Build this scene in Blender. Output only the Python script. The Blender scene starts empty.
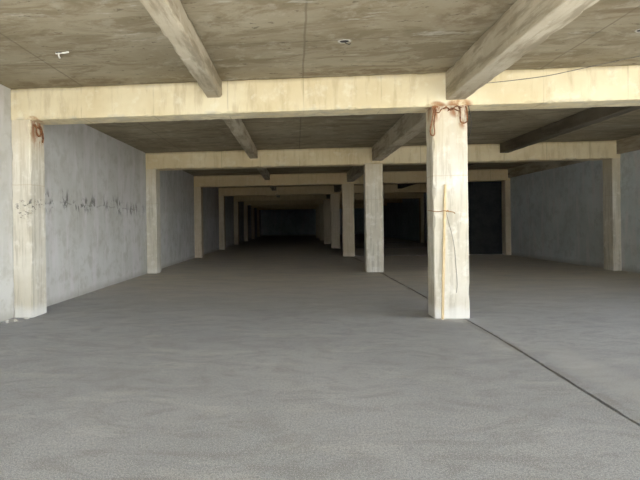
import bpy, bmesh, math, random
from mathutils import Vector, Matrix

S = bpy.context.scene
COL = S.collection
PI = math.pi

# ---------------------------------------------------------------- dimensions (metres)
D1, BAY = 7.7075, 7.263            # front face of the first column row, row spacing
def row(n): return D1 + (n - 1) * BAY
CD = 0.46                          # depth of columns and cross beams
XL, XC0, XC1, XR = -4.401, 2.144, 2.676, 9.308
WL, WR = -4.735, 9.54              # inner faces of the side walls
HG, HM, HB, HE, HS = 3.311, 3.40, 3.567, 3.43, 3.837   # undersides: cross, middle, intermediate, edge beams, slab
YF, YB = -4.5, 65.8                 # open front edge of the slab, back wall

# ---------------------------------------------------------------- node helpers
class NT:
    def __init__(self, name):
        self.m = bpy.data.materials.new(name); self.m.use_nodes = True
        self.t = self.m.node_tree; self.t.nodes.clear()
        self.out = self.t.nodes.new('ShaderNodeOutputMaterial')
        self.b = self.t.nodes.new('ShaderNodeBsdfPrincipled')
        self.t.links.new(self.b.outputs[0], self.out.inputs[0])
        g = self.t.nodes.new('ShaderNodeNewGeometry')
        self.pos = g.outputs['Position']
        s = self.t.nodes.new('ShaderNodeSeparateXYZ'); self.t.links.new(self.pos, s.inputs[0])
        self.x, self.y, self.z = s.outputs
    def _set(self, inp, v):
        if isinstance(v, bpy.types.NodeSocket): self.t.links.new(v, inp)
        elif v is not None: inp.default_value = v
    def math(self, op, a, b=None, c=None, clamp=False):
        n = self.t.nodes.new('ShaderNodeMath'); n.operation = op; n.use_clamp = clamp
        self._set(n.inputs[0], a); self._set(n.inputs[1], b); self._set(n.inputs[2], c)
        return n.outputs[0]
    def noise(self, scale, detail=6, rough=.6, stretch=(1, 1, 1), off=(0, 0, 0), dist=0):
        mp = self.t.nodes.new('ShaderNodeMapping'); self.t.links.new(self.pos, mp.inputs[0])
        mp.inputs['Scale'].default_value = stretch; mp.inputs['Location'].default_value = off
        n = self.t.nodes.new('ShaderNodeTexNoise'); self.t.links.new(mp.outputs[0], n.inputs['Vector'])
        n.inputs['Scale'].default_value = scale; n.inputs['Detail'].default_value = detail
        n.inputs['Roughness'].default_value = rough; n.inputs['Distortion'].default_value = dist
        return n.outputs[0]
    def ramp(self, v, lo, hi, a=0., b=1.):          # smooth remap, clamped
        n = self.t.nodes.new('ShaderNodeMapRange'); n.interpolation_type = 'SMOOTHSTEP'
        self._set(n.inputs[0], v)
        for i, q in enumerate((lo, hi, a, b)): n.inputs[1 + i].default_value = q
        return n.outputs[0]
    def mix(self, fac, a, b):
        n = self.t.nodes.new('ShaderNodeMix'); n.data_type = 'RGBA'
        self._set(n.inputs[0], fac)
        self._set(n.inputs[6], a if isinstance(a, bpy.types.NodeSocket) else (*a, 1))
        self._set(n.inputs[7], b if isinstance(b, bpy.types.NodeSocket) else (*b, 1))
        return n.outputs[2]
    def mul(self, *f):
        r = f[0]
        for q in f[1:]: r = self.math('MULTIPLY', r, q)
        return r
    def lines(self, coord, spacing, offset, width, wob=None):   # thin joint lines across a coordinate
        c = self.math('SUBTRACT', coord, offset)
        if wob is not None: c = self.math('ADD', c, wob)
        c = self.math('DIVIDE', c, spacing)
        c = self.math('FRACT', c)
        c = self.math('SUBTRACT', c, .5); c = self.math('ABSOLUTE', c)
        return self.ramp(c, .5 - width / spacing, .5 - .25 * width / spacing)
    def blob(self, centre, radii, edge=.35):                     # soft ellipsoid mask in world space
        acc = None
        for co, c, r in zip((self.x, self.y, self.z), centre, radii):
            d = self.math('DIVIDE', self.math('SUBTRACT', co, c), r)
            d = self.math('MULTIPLY', d, d)
            acc = d if acc is None else self.math('ADD', acc, d)
        return self.ramp(acc, edge, 1., 1., 0.)
    def finish(self, color, rough=.85, bump=None, strength=.3, dist=.01, spec=.3):
        self._set(self.b.inputs['Base Color'], color if isinstance(color, bpy.types.NodeSocket) else (*color, 1))
        self._set(self.b.inputs['Roughness'], rough)
        self.b.inputs['Specular IOR Level'].default_value = spec
        if bump is not None:
            n = self.t.nodes.new('ShaderNodeBump'); n.inputs['Strength'].default_value = strength
            n.inputs['Distance'].default_value = dist
            self.t.links.new(bump, n.inputs['Height']); self.t.links.new(n.outputs[0], self.b.inputs['Normal'])
        return self.m

def mat_girder():
    n = NT('cream_board_marked_concrete')
    big = n.noise(.7, 6, .6); mid = n.noise(4, 8, .65); fine = n.noise(45, 4, .6)
    streak = n.noise(3, 6, .65, (2.2, 2.2, .35))
    c = n.mix(n.ramp(big, .35, .65), (.68, .575, .355), (.77, .685, .47))
    c = n.mix(n.mul(n.ramp(streak, .48, .66), .50), c, (.50, .40, .22))
    c = n.mix(n.mul(n.ramp(mid, .52, .66), .45), c, (.84, .79, .63))
    c = n.mix(n.mul(n.ramp(n.y, 9, 24), .6), c, (.62, .455, .235))  # warm bounced light of the deeper rows, put into the colour
    ln = n.lines(n.x, 1.22, .16, .014, n.math('MULTIPLY', n.noise(2, 3), .02))
    c = n.mix(n.mul(ln, n.ramp(n.noise(1.1, 3), .4, .62), .55), c, (.33, .26, .15))
    # darker under the slab and in patches along the lower edge
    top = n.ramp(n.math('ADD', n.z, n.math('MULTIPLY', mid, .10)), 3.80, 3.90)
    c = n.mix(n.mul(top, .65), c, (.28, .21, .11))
    low = n.mul(n.ramp(n.z, HG, HG + .07, 1, 0), n.ramp(mid, .45, .65))
    c = n.mix(n.mul(low, .5), c, (.42, .37, .27))
    for cc, rr in (((2.2, D1, HG), (.18, .3, .09)), ((2.56, D1, HG + .02), (.22, .3, .10)), ((-4.36, D1, HG), (.12, .4, .07))):
        c = n.mix(n.mul(n.blob(cc, rr), n.ramp(mid, .40, .6), .8), c, (.36, .15, .045))
    h = n.math('ADD', n.mul(mid, .6), n.mul(fine, .4))
    return n.finish(c, .85, h, .28, .01)

def mat_column():
    n = NT('whitish_formed_concrete')
    big = n.noise(.9, 6, .6); mid = n.noise(5, 8, .65); fine = n.noise(50, 4, .6)
    streak = n.noise(4, 6, .65, (3.2, 3.2, .22))
    c = n.mix(n.ramp(big, .35, .65), (.58, .54, .44), (.69, .66, .575))
    c = n.mix(n.mul(n.ramp(streak, .46, .62), .60), c, (.38, .35, .27))
    c = n.mix(n.mul(n.ramp(mid, .50, .66), .42), c, (.82, .80, .74))
    # buff staining of the upper third, water-borne
    up = n.ramp(n.math('ADD', n.z, n.math('MULTIPLY', streak, 1.8)), 2.9, 4.6)
    c = n.mix(n.mul(up, .75), c, (.67, .57, .38))
    c = n.mix(n.mul(n.ramp(n.y, 16, 23), .55), c, (.58, .45, .27))  # tan by depth: warm interior bounce painted onto the far columns
    # board line half way up
    ln = n.lines(n.z, 10, 2.24, .012, n.math('MULTIPLY', n.noise(6, 3), .03))
    c = n.mix(n.mul(ln, .4), c, (.45, .36, .22))
    # splash-whitened foot
    foot = n.ramp(n.math('ADD', n.z, n.math('MULTIPLY', mid, .25)), .20, .36, 1, 0)
    c = n.mix(n.mul(foot, n.ramp(n.y, 9, 16, .6, .15)), c, (.78, .78, .76))
    rn = n.ramp(n.noise(9, 6, .7, (1, 1, .35)), .40, .58)
    for cc, rr in (((2.17, D1, 3.24), (.14, .4, .22)), ((2.56, D1, 3.23), (.22, .3, .14)), ((2.62, D1, 3.10), (.11, .3, .20)),
                   ((XL, 7.95, 3.20), (.16, .34, .42)), ((2.40, D1, 3.31), (.42, .3, .09))):
        c = n.mix(n.mul(n.blob(cc, rr, .1), rn, .85), c, (.30, .105, .03))
    # scuffed patch on the left column and oily marks on the middle one
    sc = n.ramp(n.noise(13, 5, .7, (1, 1, 1.6)), .53, .6)
    for cc, rr in (((-4.46, D1, 1.86), (.26, .3, .14)), ((-4.55, D1, 1.72), (.12, .3, .08)), ((XL, 7.9, 1.92), (.1, .3, .10))):
        c = n.mix(n.mul(n.blob(cc, rr, .4), sc, .75), c, (.12, .11, .10))
    h = n.math('ADD', n.mul(mid, .6), n.mul(fine, .4))
    return n.finish(c, .85, h, .35, .012)

def mat_wall(name, left=False):
    n = NT(name)
    big = n.noise(.55, 6, .6); mid = n.noise(3.2, 8, .65); fine = n.noise(40, 4, .6)
    streak = n.noise(2.2, 6, .6, (1, 1.6, .25))
    c = n.mix(n.ramp(big, .35, .65), *(((.52, .515, .475), (.625, .622, .595)) if left else ((.52, .57, .575), (.64, .69, .70))))
    c = n.mix(n.mul(n.ramp(mid, .47, .63), .55), c, (.42, .405, .35) if left else (.43, .46, .455))
    c = n.mix(n.mul(n.ramp(streak, .48, .64), .5), c, (.70, .66, .67))
    ln = n.lines(n.y, 2.42, .45 if left else 1.1, .016, n.math('MULTIPLY', n.noise(3, 3), .02))
    c = n.mix(n.mul(ln, n.ramp(n.noise(.8, 3), .42, .6), .45), c, (.25, .24, .21))
    if left:
        # ragged cold joint with black scuffs, head height
        jz = n.math('ADD', 1.72, n.math('MULTIPLY', n.noise(.55, 4, .6, (1, 1, 0)), .5))
        dz = n.math('SUBTRACT', n.z, jz)
        band = n.ramp(n.math('ABSOLUTE', n.math('SUBTRACT', dz, .05)), .04, .30, 1, 0)
        sm = n.ramp(n.noise(2.0, 6, .70, (1, 1.9, .75), (3, 1.7, 0), .8), .52, .60)
        within = n.mul(n.ramp(n.y, 8.2, 8.8), n.ramp(n.y, 14.6, 15, 1, 0))
        c = n.mix(n.mul(band, sm, within, .85), c, (.07, .065, .06))
        upper = n.mul(n.ramp(dz, -.02, .05), .22)
        c = n.mix(upper, c, (.40, .38, .33))
        thin = n.mul(n.ramp(n.math('ABSOLUTE', dz), .0, .03, 1, 0), within, n.ramp(mid, .42, .6), .5)
        c = n.mix(thin, c, (.17, .16, .14))
    base = n.ramp(n.math('ADD', n.z, n.math('MULTIPLY', mid, .25)), .14, .30, 1, 0)
    c = n.mix(n.mul(base, .5), c, (.33, .31, .27))
    h = n.math('ADD', n.mul(mid, .6), n.mul(fine, .4))
    return n.finish(c, .85, h, .3, .012)

def mat_ceiling():
    n = NT('stained_slab_soffit')
    big = n.noise(.6, 6, .62); mid = n.noise(3.5, 8, .68); fine = n.noise(35, 4, .6)
    streak = n.noise(1.5, 8, .70, (.6, 1.7, 1), (0, 0, 0), .8)
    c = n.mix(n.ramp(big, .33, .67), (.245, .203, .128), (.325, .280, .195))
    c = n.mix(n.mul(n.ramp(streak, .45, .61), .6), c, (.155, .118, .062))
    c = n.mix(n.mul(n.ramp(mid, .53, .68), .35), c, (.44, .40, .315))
    spots = n.ramp(n.noise(6.5, 6, .72, (.8, 1.5, 1), (4, 2, 0)), .60, .66)
    c = n.mix(n.mul(spots, .7), c, (.09, .075, .05))
    w = n.math('MULTIPLY', n.noise(1.3, 3), .05)
    g1 = n.lines(n.x, 3.64, .17, .020, w); g2 = n.lines(n.y, 1.82, 6.22, .016, w)
    br = n.ramp(n.noise(.9, 3, .5, (1, 1, 1), (7, 0, 0)), .40, .58)
    c = n.mix(n.mul(n.math('MAXIMUM', g1, n.mul(g2, br)), .55), c, (.12, .095, .06))
    g3 = n.lines(n.y, .22, .0, .012, w)
    c = n.mix(n.mul(g3, br, .14), c, (.14, .11, .07))
    # brown seep marks with their own outline
    for cc, rr in (((3.95, 5.70, HS), (.75, .10, .3)), ((4.5, 5.50, HS), (.6, .16, .3)), ((-3.0, 5.60, HS), (.30, .05, .3)), ((2.0, 5.6, HS), (.45, .5, .3)),
                   ((-3.6, 7.5, HS), (1.2, .25, .3)), ((1.5, 7.55, HS), (2.2, .18, .3))):
        c = n.mix(n.mul(n.blob(cc, rr, .2), n.ramp(mid, .38, .62), .7), c, (.13, .085, .04))
    c = n.mix(n.mul(n.ramp(n.noise(2.4, 6, .7, (.5, 2, 1), (9, 3, 0)), .59, .69), .4), c, (.56, .53, .46))
    h = n.math('ADD', n.mul(mid, .6), n.mul(fine, .4))
    return n.finish(c, .9, h, .35, .012)

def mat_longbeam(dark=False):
    n = NT('shaded_beam_concrete' if dark else 'grey_buff_beam_concrete')
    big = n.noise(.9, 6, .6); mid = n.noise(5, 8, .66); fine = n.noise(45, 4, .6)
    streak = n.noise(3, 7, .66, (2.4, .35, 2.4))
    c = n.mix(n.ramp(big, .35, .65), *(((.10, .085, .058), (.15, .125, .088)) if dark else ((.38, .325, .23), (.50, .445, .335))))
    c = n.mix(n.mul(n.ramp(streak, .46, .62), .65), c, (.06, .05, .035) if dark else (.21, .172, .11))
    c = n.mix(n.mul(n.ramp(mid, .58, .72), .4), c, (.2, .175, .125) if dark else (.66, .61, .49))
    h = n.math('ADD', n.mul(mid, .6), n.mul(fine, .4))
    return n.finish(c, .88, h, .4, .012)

def mat_floor():
    n = NT('brushed_grey_floor_concrete')
    big = n.noise(.35, 6, .6); mid = n.noise(1.6, 8, .66, (.6, 1.5, 1)); fine = n.noise(55, 5, .8); grit = n.noise(130, 3, .75)
    sweep = n.noise(1.5, 8, .72, (.8, 1.5, 1), (2, 5, 0), 2.2)
    c = n.mix(n.ramp(big, .33, .67), (.305, .322, .350), (.385, .404, .435))
    c = n.mix(n.mul(n.ramp(sweep, .45, .62), .48), c, (.215, .217, .215))
    c = n.mix(n.mul(n.ramp(mid, .52, .68), .32), c, (.57, .575, .58))
    c = n.mix(n.mul(n.ramp(fine, .46, .56), .62), c, (.205, .21, .215))
    c = n.mix(n.mul(n.ramp(grit, .53, .62), .6), c, (.74, .76, .78))
    # brown dusting in the deeper bays, paled so colour brightens the dim floor
    dust_light = n.mul(n.ramp(n.y, 6.5, 15), n.ramp(mid, .3, .6, .6, 1.), .88)
    c = n.mix(dust_light, c, (.63, .575, .475))
    # dirt along the joint
    jd = n.ramp(n.math('ABSOLUTE', n.math('SUBTRACT', n.x, 2.57)), .02, .11, 1, 0)
    c = n.mix(n.mul(jd, n.ramp(mid, .4, .6), .4), c, (.16, .15, .13))
    pale = n.mul(n.blob((2.95, 4.9, 0), (.30, 1.6, .5), .1), n.ramp(fine, .4, .6), .22)
    c = n.mix(pale, c, (.66, .64, .60))
    # trodden mortar rims round the column feet
    for cx, cy in ((2.4, D1 - .1), (-4.5, D1 - .1), (2.4, row(2) - .1)):
        c = n.mix(n.mul(n.blob((cx, cy, 0), (.55, .30, .5), .2), n.ramp(mid, .45, .62), .5), c, (.60, .58, .54))
    h = n.math('ADD', n.mul(fine, .5), n.math('ADD', n.mul(grit, .25), n.mul(sweep, .35)))
    return n.finish(c, .9, h, 1.0, .014, .25)

def mat_simple(name, a, b, scale=8, rough=.7, metal=0., bump=.2, stretch=(1, 1, 1), spec=.3):
    n = NT(name)
    q = n.noise(scale, 7, .65, stretch)
    c = n.mix(n.ramp(q, .38, .64), a, b)
    n.b.inputs['Metallic'].default_value = metal
    return n.finish(c, rough, q, bump, .004, spec)

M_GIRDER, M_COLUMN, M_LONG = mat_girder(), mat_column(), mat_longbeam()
M_SHADEBEAM = mat_longbeam(True)  # darker copy for the right joists, their shade put into the colour
M_WALLL, M_WALL = mat_wall('grey_wall_plaster_scuffed', True), mat_wall('grey_wall_plaster')
M_CEIL, M_FLOOR = mat_ceiling(), mat_floor()
M_RUST = mat_simple('flaking_rust', (.30, .135, .055), (.13, .055, .028), 30, .9, 0, .6)
M_WOOD = mat_simple('raw_pine_batten', (.72, .58, .35), (.55, .42, .23), 12, .75, 0, .25, (6, 6, .5))
M_WIRE = mat_simple('dull_grey_wire', (.25, .23, .19), (.14, .13, .11), 20, .6)
M_TIE = mat_simple('rusty_tie_wire', (.40, .22, .08), (.25, .12, .04), 20, .8)
M_DARKCABLE = mat_simple('black_cable_sheath', (.03, .03, .03), (.05, .048, .045), 20, .6)
M_WHITE = mat_simple('chalky_white', (.72, .71, .67), (.56, .54, .49), 25, .9, 0, .5)
M_RIM = mat_simple('grey_mortar_rim', (.50, .47, .40), (.36, .33, .27), 30, .9, 0, .4)
M_HOLE = mat_simple('dark_box_interior', (.025, .022, .02), (.04, .035, .03), 20, .9)
M_PART = mat_simple('charcoal_partition_board', (.018, .021, .023), (.032, .035, .036), 2.0, .8, 0, .2)
M_GROUND = mat_simple('yard_asphalt', (.15, .145, .135), (.11, .105, .10), .8, .95, 0, .3)
M_LIGHTBLOCK = mat_simple('light_block_dark', (.07, .07, .055), (.04, .042, .03), 3, .95)
M_SILL = mat_simple('worn_floor_strip', (.42, .40, .36), (.30, .285, .25), 5, .85, 0, .3)

# ---------------------------------------------------------------- mesh helpers
def link_mesh(name, bm, mat, parent=None, smooth=False):
    me = bpy.data.meshes.new(name)
    bmesh.ops.recalc_face_normals(bm, faces=bm.faces)
    bm.to_mesh(me); bm.free()
    me.materials.append(mat)
    if smooth:
        for p in me.polygons: p.use_smooth = True
    o = bpy.data.objects.new(name, me); COL.objects.link(o)
    if parent: o.parent = parent
    return o

def tag(o, label, cat, group=None):
    o['label'] = label; o['category'] = cat; o['kind'] = 'thing'
    if group: o['group'] = group
    return o

def struct(o): o['kind'] = 'structure'; return o

def rough_box(size, axis, chamfer=.012, seg=.10, chips=.06, seed=0):
    """A cast member: arrises are worn and chipped. Centred on its base corner (0,0,0) to size."""
    rnd = random.Random(seed)
    bm = bmesh.new()
    a = axis; b, c = [i for i in range(3) if i != a]
    L, B, Cc = size[a], size[b], size[c]
    n = max(2, int(L / seg))
    rings = []
    wear = [rnd.uniform(.5, 1.4) for _ in range(4)]
    hold = [0] * 4
    for i in range(n + 1):
        t = L * i / n
        ring = []
        ch = []
        for k in range(4):
            if hold[k] <= 0 and rnd.random() < chips: hold[k] = rnd.randint(1, 2); wear[k] = rnd.uniform(1.8, 3.4)
            elif hold[k] <= 0: wear[k] = rnd.uniform(.5, 1.4)
            hold[k] -= 1
            ch.append(chamfer * wear[k])
        pts = [(ch[0], 0), (B - ch[1], 0), (B, ch[1]), (B, Cc - ch[2]), (B - ch[2], Cc), (ch[3], Cc), (0, Cc - ch[3]), (0, ch[0])]
        for p, q in pts:
            v = [0, 0, 0]; v[a] = t; v[b] = p; v[c] = q
            ring.append(bm.verts.new(v))
        rings.append(ring)
    for r0, r1 in zip(rings, rings[1:]):
        for k in range(8):
            bm.faces.new((r0[k], r0[(k + 1) % 8], r1[(k + 1) % 8], r1[k]))
    bm.faces.new(rings[0]); bm.faces.new(rings[-1])
    return bm

def plain_box(bm, x0, x1, y0, y1, z0, z1):
    vs = [bm.verts.new((x, y, z)) for z in (z0, z1) for y in (y0, y1) for x in (x0, x1)]
    for f in ((0, 1, 3, 2), (4, 5, 7, 6), (0, 1, 5, 4), (2, 3, 7, 6), (0, 2, 6, 4), (1, 3, 7, 5)):
        bm.faces.new([vs[i] for i in f])

def tube(bm, pts, r, sides=8, closed=False, jitter=0, seed=0):
    rnd = random.Random(seed)
    P = [Vector(p) for p in pts]
    n = len(P); rings = []
    up = None
    for i in range(n):
        if closed: t = (P[(i + 1) % n] - P[i - 1]).normalized()
        else: t = (P[min(i + 1, n - 1)] - P[max(i - 1, 0)]).normalized()
        if up is None: up = t.orthogonal().normalized()
        else: up = (up - t * up.dot(t)).normalized()
        w = t.cross(up)
        rr = r * (1 + rnd.uniform(-jitter, jitter))
        rings.append([bm.verts.new(P[i] + rr * (math.cos(2 * PI * k / sides) * up + math.sin(2 * PI * k / sides) * w)) for k in range(sides)])
    m = n if closed else n - 1
    for i in range(m):
        a, b = rings[i], rings[(i + 1) % n]
        for k in range(sides): bm.faces.new((a[k], a[(k + 1) % sides], b[(k + 1) % sides], b[k]))
    if not closed: bm.faces.new(rings[0]); bm.faces.new(rings[-1])

def spline(ctrl, n=10):
    P = [Vector(p) for p in ctrl]
    P = [2 * P[0] - P[1]] + P + [2 * P[-1] - P[-2]]
    out = []
    for i in range(1, len(P) - 2):
        for k in range(n):
            t = k / n
            p0, p1, p2, p3 = P[i - 1:i + 3]
            out.append(.5 * ((2 * p1) + (p2 - p0) * t + (2 * p0 - 5 * p1 + 4 * p2 - p3) * t * t + (3 * p1 - p0 - 3 * p2 + p3) * t ** 3))
    out.append(P[-2])
    return out

# ---------------------------------------------------------------- setting
# floor: one cast slab split along the middle columns by an open joint
bm = bmesh.new()
rnd = random.Random(5)
ys = [YF + (YB - YF) * i / 220 for i in range(221)]
ys = sorted(set([YF + .12 * i for i in range(int(22 / .12))] + [22 + YF + .5 * i for i in range(120) if 22 + YF + .5 * i < YB] + [YB]))
prof = []
for y in ys:
    jx = 2.60 + .012 * math.sin(y * 1.3) + rnd.uniform(-.005, .005) - .030 * max(0., 7.4 - y) - (.03 if y > 9 else 0)
    w = .015 * rnd.uniform(.7, 1.4) + (.006 if y > 8 else 0)
    prof.append([(WL - .2, 0), (jx - w, 0), (jx - w * .6, -.05), (jx + w * .6, -.05), (jx + w, 0), (WR + .2, 0)])
rings = [[bm.verts.new((x, y, z)) for x, z in p] for y, p in zip(ys, prof)]
for a, b in zip(rings, rings[1:]):
    for k in range(5): bm.faces.new((a[k], a[k + 1], b[k + 1], b[k]))
bot = [bm.verts.new(v) for v in ((WL - .2, YF, -.2), (WR + .2, YF, -.2), (WR + .2, YB, -.2), (WL - .2, YB, -.2))]
bm.faces.new(bot)
bm.faces.new([bot[0], bot[1]] + rings[0][::-1]); bm.faces.new([bot[3], bot[2]] + rings[-1][::-1])
bm.faces.new([bot[0], bot[3]] + [r[0] for r in rings[::-1]]); bm.faces.new([bot[1], bot[2]] + [r[5] for r in rings[::-1]])
struct(link_mesh('floor', bm, M_FLOOR))

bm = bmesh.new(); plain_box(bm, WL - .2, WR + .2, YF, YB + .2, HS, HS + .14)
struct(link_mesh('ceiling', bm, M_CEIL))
bm = bmesh.new(); plain_box(bm, WL - .2, WL, YF, YB, 0, HS)
struct(link_mesh('wall_left', bm, M_WALLL))
bm = bmesh.new(); plain_box(bm, WR, WR + .2, D1, YB, 0, HS)
struct(link_mesh('wall_right', bm, M_WALL))
bm = bmesh.new(); plain_box(bm, WL - .2, WR + .2, YB, YB + .2, 0, HS)
struct(link_mesh('wall_back', bm, M_WALL))
bm = bmesh.new(); plain_box(bm, 6.9, XR - .01, row(3) + CD - .10, row(3) + CD, .0, HG)
struct(link_mesh('wall_partition', bm, M_PART))
# yard outside the open front and side
bm = bmesh.new()
for x0, x1, y0, y1 in ((-70, 70, -70, YF), (WR + .2, 70, YF, 70), (-70, WL - .2, YF, 70)):
    plain_box(bm, x0, x1, y0, y1, -.2, -.002)
struct(link_mesh('ground', bm, M_GROUND))
# unseen dark walls added to block light, opposite the front and along the left
bm = bmesh.new(); plain_box(bm, WL - .5, 40, -22.3, -22, 0, 3.95)
struct(link_mesh('light_block_front', bm, M_LIGHTBLOCK))
bm = bmesh.new(); plain_box(bm, WL - .5, WL - .2, -22, YF, 0, 3.95)
struct(link_mesh('light_block_side', bm, M_LIGHTBLOCK))
# low floor strips across the right-hand bays
for i, (n, x1) in enumerate(((3, 9.30), (4, 9.30), (5, 9.30)), 1):
    bm = rough_box((x1 - XC1 - .01, .16, .028), 0, .008, .12, .1, 40 + i)
    o = struct(link_mesh('trim_%d' % i, bm, M_SILL)); o.location = (XC1 + .005, row(n) + .15, 0)

# ---------------------------------------------------------------- columns
ORD = ['nearest', 'second', 'third', 'fourth', 'fifth', 'sixth', 'seventh', 'eighth']
col_src = {}
def column(side, n, seed):
    x0, x1 = {'left': (WL, XL), 'middle': (XC0, XC1), 'right': (XR, WR)}[side]
    if side in col_src and n != 2:
        o = col_src[side].copy(); COL.objects.link(o)
    else:
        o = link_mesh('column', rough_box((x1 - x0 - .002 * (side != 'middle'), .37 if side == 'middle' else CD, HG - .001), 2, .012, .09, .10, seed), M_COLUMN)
        if n == 2 or side not in col_src: col_src[side] = o
    o.location = (x0 + .002 * (side == 'left'), row(n), 0)
    return o

LEFT_L = {1: 'whitish concrete column nearest the open front on the left wall, rusty iron at its top',
          2: 'second pale concrete column along the left wall, past the black scuff marks'}
MID_L = {1: 'large bright free-standing square concrete column in front, with a wooden batten leaning on it',
         2: 'second free-standing square column of the middle row, just behind the big front column'}
left_cols, mid_cols = {}, {}
for n in range(1, 9):
    o = column('left', n, 100 + n); left_cols[n] = o
    tag(o, LEFT_L.get(n, '%s shaded concrete column along the left wall, counted from the open front' % ORD[n - 1]), 'column', 'columns along the left wall')
for n in range(1, 8):
    o = column('middle', n, 200 + n); mid_cols[n] = o
    tag(o, MID_L.get(n, '%s free-standing concrete column of the middle row, counted from the open front' % ORD[n - 1]), 'column', 'free-standing columns of the middle row')
RIGHT_L = {2: 'wall column at far right of the photo, dark inner side and pale front',
           3: 'slim pale wall column beside the dark partition, on the right wall',
           4: 'column on the right wall behind the dark partition',
           5: 'dim column on the right wall, seen far back between the two front middle columns'}
for n in range(2, 6):
    tag(column('right', n, 300 + n), RIGHT_L[n], 'column', 'columns along the right wall')

# ---------------------------------------------------------------- beams
GL = {1: 'wide bright cream cross beam resting on the nearest columns, spanning the whole opening',
      2: 'second cream cross beam, resting on the second middle column and reaching the right wall column'}
src = None
for n in range(1, 9):
    if n <= 2:
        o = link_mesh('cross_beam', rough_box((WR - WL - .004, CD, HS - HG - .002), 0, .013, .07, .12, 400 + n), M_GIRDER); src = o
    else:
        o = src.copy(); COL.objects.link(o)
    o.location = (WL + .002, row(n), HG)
    tag(o, GL.get(n, '%s cross beam from the open front, dimmer and further inside the garage' % ORD[n - 1]), 'beam', 'cross beams on the column rows')

def long_beams(name, x0, x1, z0, bays, labels, group, seed, mat=None):
    src = None
    for i in bays:
        y0 = .9 if i == 0 else row(i) + CD
        y1 = row(i + 1)
        if i == 0 or src is None:
            o = link_mesh(name, rough_box((x1 - x0, y1 - y0, HS - z0 - .002), 1, .012, .10, .14, seed + i), mat or M_LONG)
            if i: src = o
        else:
            o = src.copy(); COL.objects.link(o)
        o.location = (x0, y0, z0)
        tag(o, labels[i], 'beam', group)

long_beams('middle_beam', 2.355, 2.66, HM, range(0, 5),
           ['heavy ceiling beam running overhead to the top of the big front column',
            'ceiling beam between the first and second free-standing middle columns',
            'ceiling beam between the second and third free-standing middle columns',
            'dark ceiling beam between the third and fourth free-standing middle columns',
            'dark ceiling beam between the fourth and fifth free-standing middle columns'], 'ceiling beams over the middle columns', 500)
long_beams('ceiling_joist', -1.40, -1.155, HB, range(0, 5),
           ['shallow ceiling beam overhead at upper left, lit along its right side',
            'shallow ceiling beam over the left aisle, behind the first cross beam',
            'dark shallow ceiling beam over the left aisle, behind the second cross beam',
            'dark shallow ceiling beam over the left aisle, behind the third cross beam',
            'dark shallow ceiling beam over the left aisle, behind the fourth cross beam'], 'shallow ceiling beams over the left aisle', 520)
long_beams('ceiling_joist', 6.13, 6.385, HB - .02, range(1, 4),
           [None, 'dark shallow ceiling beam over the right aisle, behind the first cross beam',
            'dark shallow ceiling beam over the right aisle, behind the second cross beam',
            'dark shallow ceiling beam over the right aisle, behind the third cross beam'], 'shallow ceiling beams over the right aisle', 540, M_SHADEBEAM)
long_beams('edge_beam', 9.43, WR - .002, HE, range(1, 3),
           [None, 'tan edge beam on top of the right wall, at the far right of the photo',
            'dark edge beam on top of the right wall, beside the dark partition'], 'edge beams along the right wall', 560)

# ---------------------------------------------------------------- rusty iron cast into the two front columns
def rebar(parent, name, ctrl, r, label, n=8):
    bm = bmesh.new()
    org = parent.location
    tube(bm, [p - org for p in spline(ctrl, n)], r, 8, False, .22, len(name) + int(r * 1e4))
    o = link_mesh(name, bm, M_RUST, parent, True); o['label'] = label
    return o
c1, yf = mid_cols[1], D1
rebar(c1, 'rebar_loop', [(2.20, yf + .01, 3.285), (2.165, yf - .03, 3.25), (2.135, yf - .04, 3.10), (2.105, yf - .035, 2.95), (2.112, yf - .035, 2.865),
                         (2.150, yf - .035, 2.845), (2.170, yf - .035, 2.90), (2.160, yf - .04, 3.05), (2.185, yf - .03, 3.20), (2.21, yf + .01, 3.26)], .0095, 'rusty iron loop hanging at the left edge')
rebar(c1, 'rebar_loop', [(2.545, yf + .01, 3.28), (2.555, yf - .035, 3.24), (2.555, yf - .04, 3.10), (2.565, yf - .04, 3.045), (2.61, yf - .04, 3.025),
                         (2.655, yf - .04, 3.05), (2.660, yf - .04, 3.12), (2.655, yf - .035, 3.25), (2.65, yf + .01, 3.29)], .0105, 'rusty iron loop hanging on the front face')
rebar(c1, 'rebar_stub', [(2.30, yf + .01, 3.265), (2.36, yf - .03, 3.275), (2.42, yf - .025, 3.235), (2.50, yf - .04, 3.29), (2.58, yf - .03, 3.27)], .009, 'rusty twisted iron at the beam joint')
rebar(c1, 'rebar_stub', [(2.37, yf + .01, 3.22), (2.44, yf - .03, 3.265), (2.50, yf - .03, 3.235), (2.56, yf + .005, 3.22)], .008, 'rusty twisted iron at the beam joint')
rebar(c1, 'rebar_stub', [(2.19, yf + .01, 3.22), (2.24, yf - .03, 3.20), (2.27, yf - .02, 3.24), (2.29, yf + .01, 3.27)], .008, 'rusty twisted iron at the beam joint')
c2 = left_cols[1]; xs = XL
rebar(c2, 'rebar_loop', [(xs - .01, 7.86, 3.27), (xs + .03, 7.84, 3.22), (xs + .035, 7.85, 3.12), (xs + .035, 7.92, 3.07), (xs + .035, 7.99, 3.12),
                         (xs + .03, 8.00, 3.22), (xs - .01, 7.98, 3.28)], .015, 'rusty iron loop below the beam')
rebar(c2, 'rebar_stub', [(xs - .01, 7.95, 3.24), (xs + .03, 8.02, 3.18), (xs + .035, 8.06, 3.06), (xs + .03, 8.04, 2.98)], .013, 'rusty bent iron below the beam')
rebar(c2, 'rebar_stub', [(xs - .01, 7.82, 3.24), (xs + .03, 7.90, 3.21), (xs + .03, 7.99, 3.24), (xs - .01, 8.07, 3.22)], .013, 'rusty bent iron below the beam')

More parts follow.
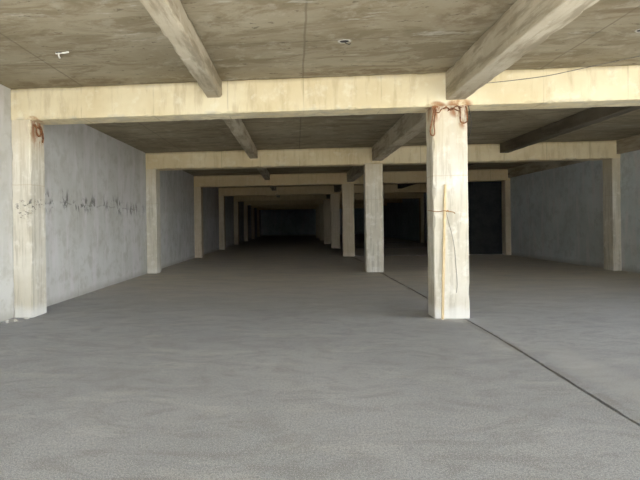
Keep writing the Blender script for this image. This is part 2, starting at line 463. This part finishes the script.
# ---------------------------------------------------------------- batten, wires, ceiling fittings, crumbs
bm = rough_box((.038, .024, 2.085), 2, .003, .12, .2, 7)
o = link_mesh('wooden_batten', bm, M_WOOD)
foot, top = Vector((2.222, yf - .088, 0.001)), Vector((2.305, yf - .030, 2.085))
dz = (top - foot).normalized(); dx = Vector((1, 0, 0)); dy = dz.cross(dx).normalized(); dx = dy.cross(dz)
o.matrix_world = Matrix.Translation(foot) @ Matrix((dx, dy, dz)).transposed().to_4x4()
tag(o, 'thin upright wooden batten leaning against the front face of the big front column', 'wood')

bm = bmesh.new()
e = .014
loop = spline([(2.14, yf - e, 1.672), (2.20, yf - e - .014, 1.665), (2.262, yf - .055, 1.672), (2.286, yf - .080, 1.676), (2.338, yf - .066, 1.668), (2.40, yf - .030, 1.662), (2.45, yf - .022, 1.650), (2.465, yf - .016, 1.63)], 5)
loop = [Vector((XC0 - e, yf + .25, 1.69)), Vector((XC0 - e, yf + .05, 1.68))] + loop
tube(bm, loop, .006, 6)
knot = [(2.338 + .013 * math.cos(a), yf - .066 + .008 * math.sin(a), 1.672 + .012 * math.sin(a * 1.7)) for a in [i * .5 for i in range(16)]]
tube(bm, knot, .005, 6)
tag(link_mesh('tie_wire', bm, M_TIE, None, True), 'rusty tie wire holding the wooden batten to the big front column', 'wire')

bm = bmesh.new()
tube(bm, spline([(2.335, yf - .010, 1.655), (2.37, yf - .008, 1.50), (2.42, yf - .008, 1.30), (2.46, yf - .007, 1.05), (2.475, yf - .006, .80), (2.49, yf - .006, .55), (2.475, yf - .006, .40)], 8), .0035, 6)
tag(link_mesh('hanging_wire', bm, M_WIRE, None, True), 'thin grey wire trailing down the front of the big column below the tie', 'wire')

bm = bmesh.new()
tube(bm, spline([(2.70, yf + .02, 3.30), (2.705, yf - .012, 3.22), (2.73, yf - .010, 3.05), (2.715, yf - .006, 2.90), (2.69, yf + .02, 2.80)], 8), .0045, 6)
tag(link_mesh('hanging_wire', bm, M_DARKCABLE, None, True), 'short black wire loop at the upper right edge of the big front column', 'wire')

bm = bmesh.new()
tube(bm, spline([(2.68, yf - .008, 3.625), (3.01, yf - .008, 3.640), (3.45, yf - .008, 3.672), (3.87, yf - .010, 3.715), (4.30, yf - .022, 3.790), (4.52, yf - .05, 3.826), (4.95, yf - .45, 3.826), (5.6, yf - .95, 3.828)], 10), .0055, 6)
tag(link_mesh('cable', bm, M_WIRE, None, True), 'thin cable sagging across the front cross beam right of the big column', 'cable')

def ceiling_box(x, y, label):
    bm = bmesh.new(); N = 20
    prof = [(.082, 0), (.078, -.006), (.062, -.008), (.055, .012), (.052, .012)]
    rnd = random.Random(int(x * 10)); rings = []
    jit = [rnd.uniform(.85, 1.15) for _ in range(N)]
    for r, z in prof:
        rings.append([bm.verts.new((r * (jit[k] if r > .07 else 1) * math.cos(2 * PI * k / N), r * (jit[k] if r > .07 else 1) * .8 * math.sin(2 * PI * k / N), min(z, -.0015))) for k in range(N)])
    for a, b in zip(rings, rings[1:]):
        for k in range(N): bm.faces.new((a[k], a[(k + 1) % N], b[(k + 1) % N], b[k]))
    t = bpy.data.objects.new('ceiling_outlet', None); COL.objects.link(t); t.location = (x, y, HS)
    link_mesh('rim', bm, M_RIM, t)
    bm = bmesh.new()
    vs = [bm.verts.new((.060 * math.cos(2 * PI * k / N), .048 * math.sin(2 * PI * k / N), -.004)) for k in range(N)]
    vt = [bm.verts.new((v.co.x, v.co.y, -.001)) for v in vs]
    bm.faces.new(vs); bm.faces.new(vt)
    for k in range(N): bm.faces.new((vs[k], vs[(k + 1) % N], vt[(k + 1) % N], vt[k]))
    link_mesh('socket', bm, M_HOLE, t)
    bm = bmesh.new(); tube(bm, spline([(.0, .01, -.003), (.02, .0, -.03), (.06, .0, -.045), (.075, .01, -.03)], 6), .005, 6)
    link_mesh('wire_end', bm, M_DARKCABLE, t, True)
    tag(t, label, 'outlet', 'outlets in the ceiling')
ceiling_box(.655, 6.24, 'open round outlet in the ceiling left of the heavy beam, before the first cross beam')
ceiling_box(4.29, 6.31, 'open round outlet in the ceiling at the right edge of the photo')
# broken white fitting at left
t = bpy.data.objects.new('ceiling_fitting', None); COL.objects.link(t); t.location = (-3.10, 6.18, HS)
bm = bmesh.new(); tube(bm, spline([(-.06, .01, -.012), (0, 0, -.014), (.06, .0, -.012), (.13, -.02, -.012)], 6), .012, 8)
link_mesh('conduit_stub', bm, M_WHITE, t, True)
bm = bmesh.new(); tube(bm, spline([(-.01, 0, -.005), (-.012, -.01, -.05), (.01, -.015, -.085)], 6), .011, 8)
link_mesh('hook', bm, M_WHITE, t, True)
bm = bmesh.new(); plain_box(bm, -.05, .03, -.012, .03, -.012, -.0015); bmesh.ops.bevel(bm, geom=bm.edges[:], offset=.003, segments=1)
link_mesh('clip', bm, M_HOLE, t)
tag(t, 'small broken white fitting on the ceiling at upper left', 'fitting')

# plaster crumbs at the feet of the walls
def chip_mesh(seed, s):
    rnd = random.Random(seed); bm = bmesh.new()
    bmesh.ops.create_icosphere(bm, subdivisions=1, radius=1)
    for v in bm.verts:
        v.co *= rnd.uniform(.65, 1.15)
        v.co.x *= s; v.co.y *= s * .7; v.co.z = max(-.25, v.co.z) * s * .42
    mz = min(v.co.z for v in bm.verts)
    for v in bm.verts: v.co.z -= mz
    return bm
kinds = [link_mesh('plaster_chip', chip_mesh(i, .035 + .012 * i), M_WHITE) for i in range(3)]
rnd = random.Random(11)
spots = [(-4.58, 7.28), (-4.66, 7.08), (-4.52, 7.40), (-4.60, 7.52), (-4.645, 6.90), (-4.44, 7.60), (-4.68, 7.42)]
spots2 = [(9.36, 13.9), (9.30, 13.5), (9.43, 14.5), (9.40, 13.2), (9.26, 14.2)]
k = 0
for lst, lab, grp in ((spots, 'small white plaster crumb on the floor at the foot of the nearest left column', 'plaster crumbs by the left column'),
                      (spots2, 'small white plaster crumb on the floor along the foot of the right wall', 'plaster crumbs by the right wall')):
    for x, y in lst:
        if k < 3: o = kinds[k]
        else: o = kinds[k % 3].copy(); COL.objects.link(o)
        o.location = (x, y, .001); o.rotation_euler = (0, 0, rnd.uniform(0, 6))
        tag(o, lab, 'debris', grp); k += 1

# ---------------------------------------------------------------- daylight
sun = bpy.data.lights.new('sun', 'SUN'); sun.energy = 22; sun.angle = math.radians(1.0); sun.color = (1, .97, .90)
so = bpy.data.objects.new('sun', sun); COL.objects.link(so)
el, az = math.radians(31.5), math.radians(-90)       # high, outside the open front, from the right
d = Vector((math.cos(el) * math.cos(az), math.cos(el) * math.sin(az), math.sin(el)))
so.rotation_euler = d.to_track_quat('Z', 'Y').to_euler(); so.location = d * 30

w = bpy.data.worlds.new('sky'); S.world = w; w.use_nodes = True
nt = w.node_tree; bg = nt.nodes['Background']
# hazy sky: blue overhead, pale bright haze low down and brightest on the sun's side
tc = nt.nodes.new('ShaderNodeTexCoord'); sp = nt.nodes.new('ShaderNodeSeparateXYZ'); nt.links.new(tc.outputs['Generated'], sp.inputs[0])
def wm(op, a, b=None, clamp=False):
    n = nt.nodes.new('ShaderNodeMath'); n.operation = op; n.use_clamp = clamp
    for i, q in enumerate((a, b)):
        if q is None: continue
        if isinstance(q, bpy.types.NodeSocket): nt.links.new(q, n.inputs[i])
        else: n.inputs[i].default_value = q
    return n.outputs[0]
hza = math.radians(-58)
haze = wm('POWER', wm('SUBTRACT', 1, wm('ABSOLUTE', sp.outputs[2])), 3.2)
toward = wm('ADD', wm('MULTIPLY', sp.outputs[0], .5 * math.cos(hza)), wm('ADD', wm('MULTIPLY', sp.outputs[1], .5 * math.sin(hza)), .5))
gain = wm('ADD', .20, wm('MULTIPLY', toward, .80))
hz = wm('MULTIPLY', wm('MULTIPLY', haze, gain), 4.2)
def wcol(c, f):
    n = nt.nodes.new('ShaderNodeVectorMath'); n.operation = 'SCALE'; n.inputs[0].default_value = c; nt.links.new(f, n.inputs[3]); return n.outputs[0]
va = nt.nodes.new('ShaderNodeVectorMath'); va.operation = 'ADD'
nt.links.new(wcol((.96, .99, 1.0), hz), va.inputs[0]); va.inputs[1].default_value = (.26, .34, .47)
nt.links.new(va.outputs[0], bg.inputs[0]); bg.inputs[1].default_value = .78

# ---------------------------------------------------------------- camera
yaw, roll, pitch = .0822, -.014, -.0025
F0 = Vector((-math.sin(yaw), math.cos(yaw), 0)); R0 = Vector((math.cos(yaw), math.sin(yaw), 0)); U0 = Vector((0, 0, 1))
Fw = F0 * math.cos(pitch) + U0 * math.sin(pitch); Up = -F0 * math.sin(pitch) + U0 * math.cos(pitch)
R = R0 * math.cos(roll) + Up * math.sin(roll); U = -R0 * math.sin(roll) + Up * math.cos(roll)
cam = bpy.data.cameras.new('camera'); co = bpy.data.objects.new('camera', cam); COL.objects.link(co)
cam.sensor_fit = 'HORIZONTAL'; cam.sensor_width = 36; cam.lens = 481 / 640 * 36
cam.shift_x = (320 - 256.03) / 640; cam.shift_y = (226.01 - 240) / 640
cam.clip_start = .05; cam.clip_end = 500
co.matrix_world = Matrix.Translation((0, 0, 1.5)) @ Matrix((R, U, -Fw)).transposed().to_4x4()
S.camera = co

S.cycles.diffuse_bounces = 8; S.cycles.max_bounces = 12
v = S.view_settings
v.view_transform = 'Standard'; v.look = 'None'; v.gamma = 1; v.use_curve_mapping = False
v.exposure = 2.38
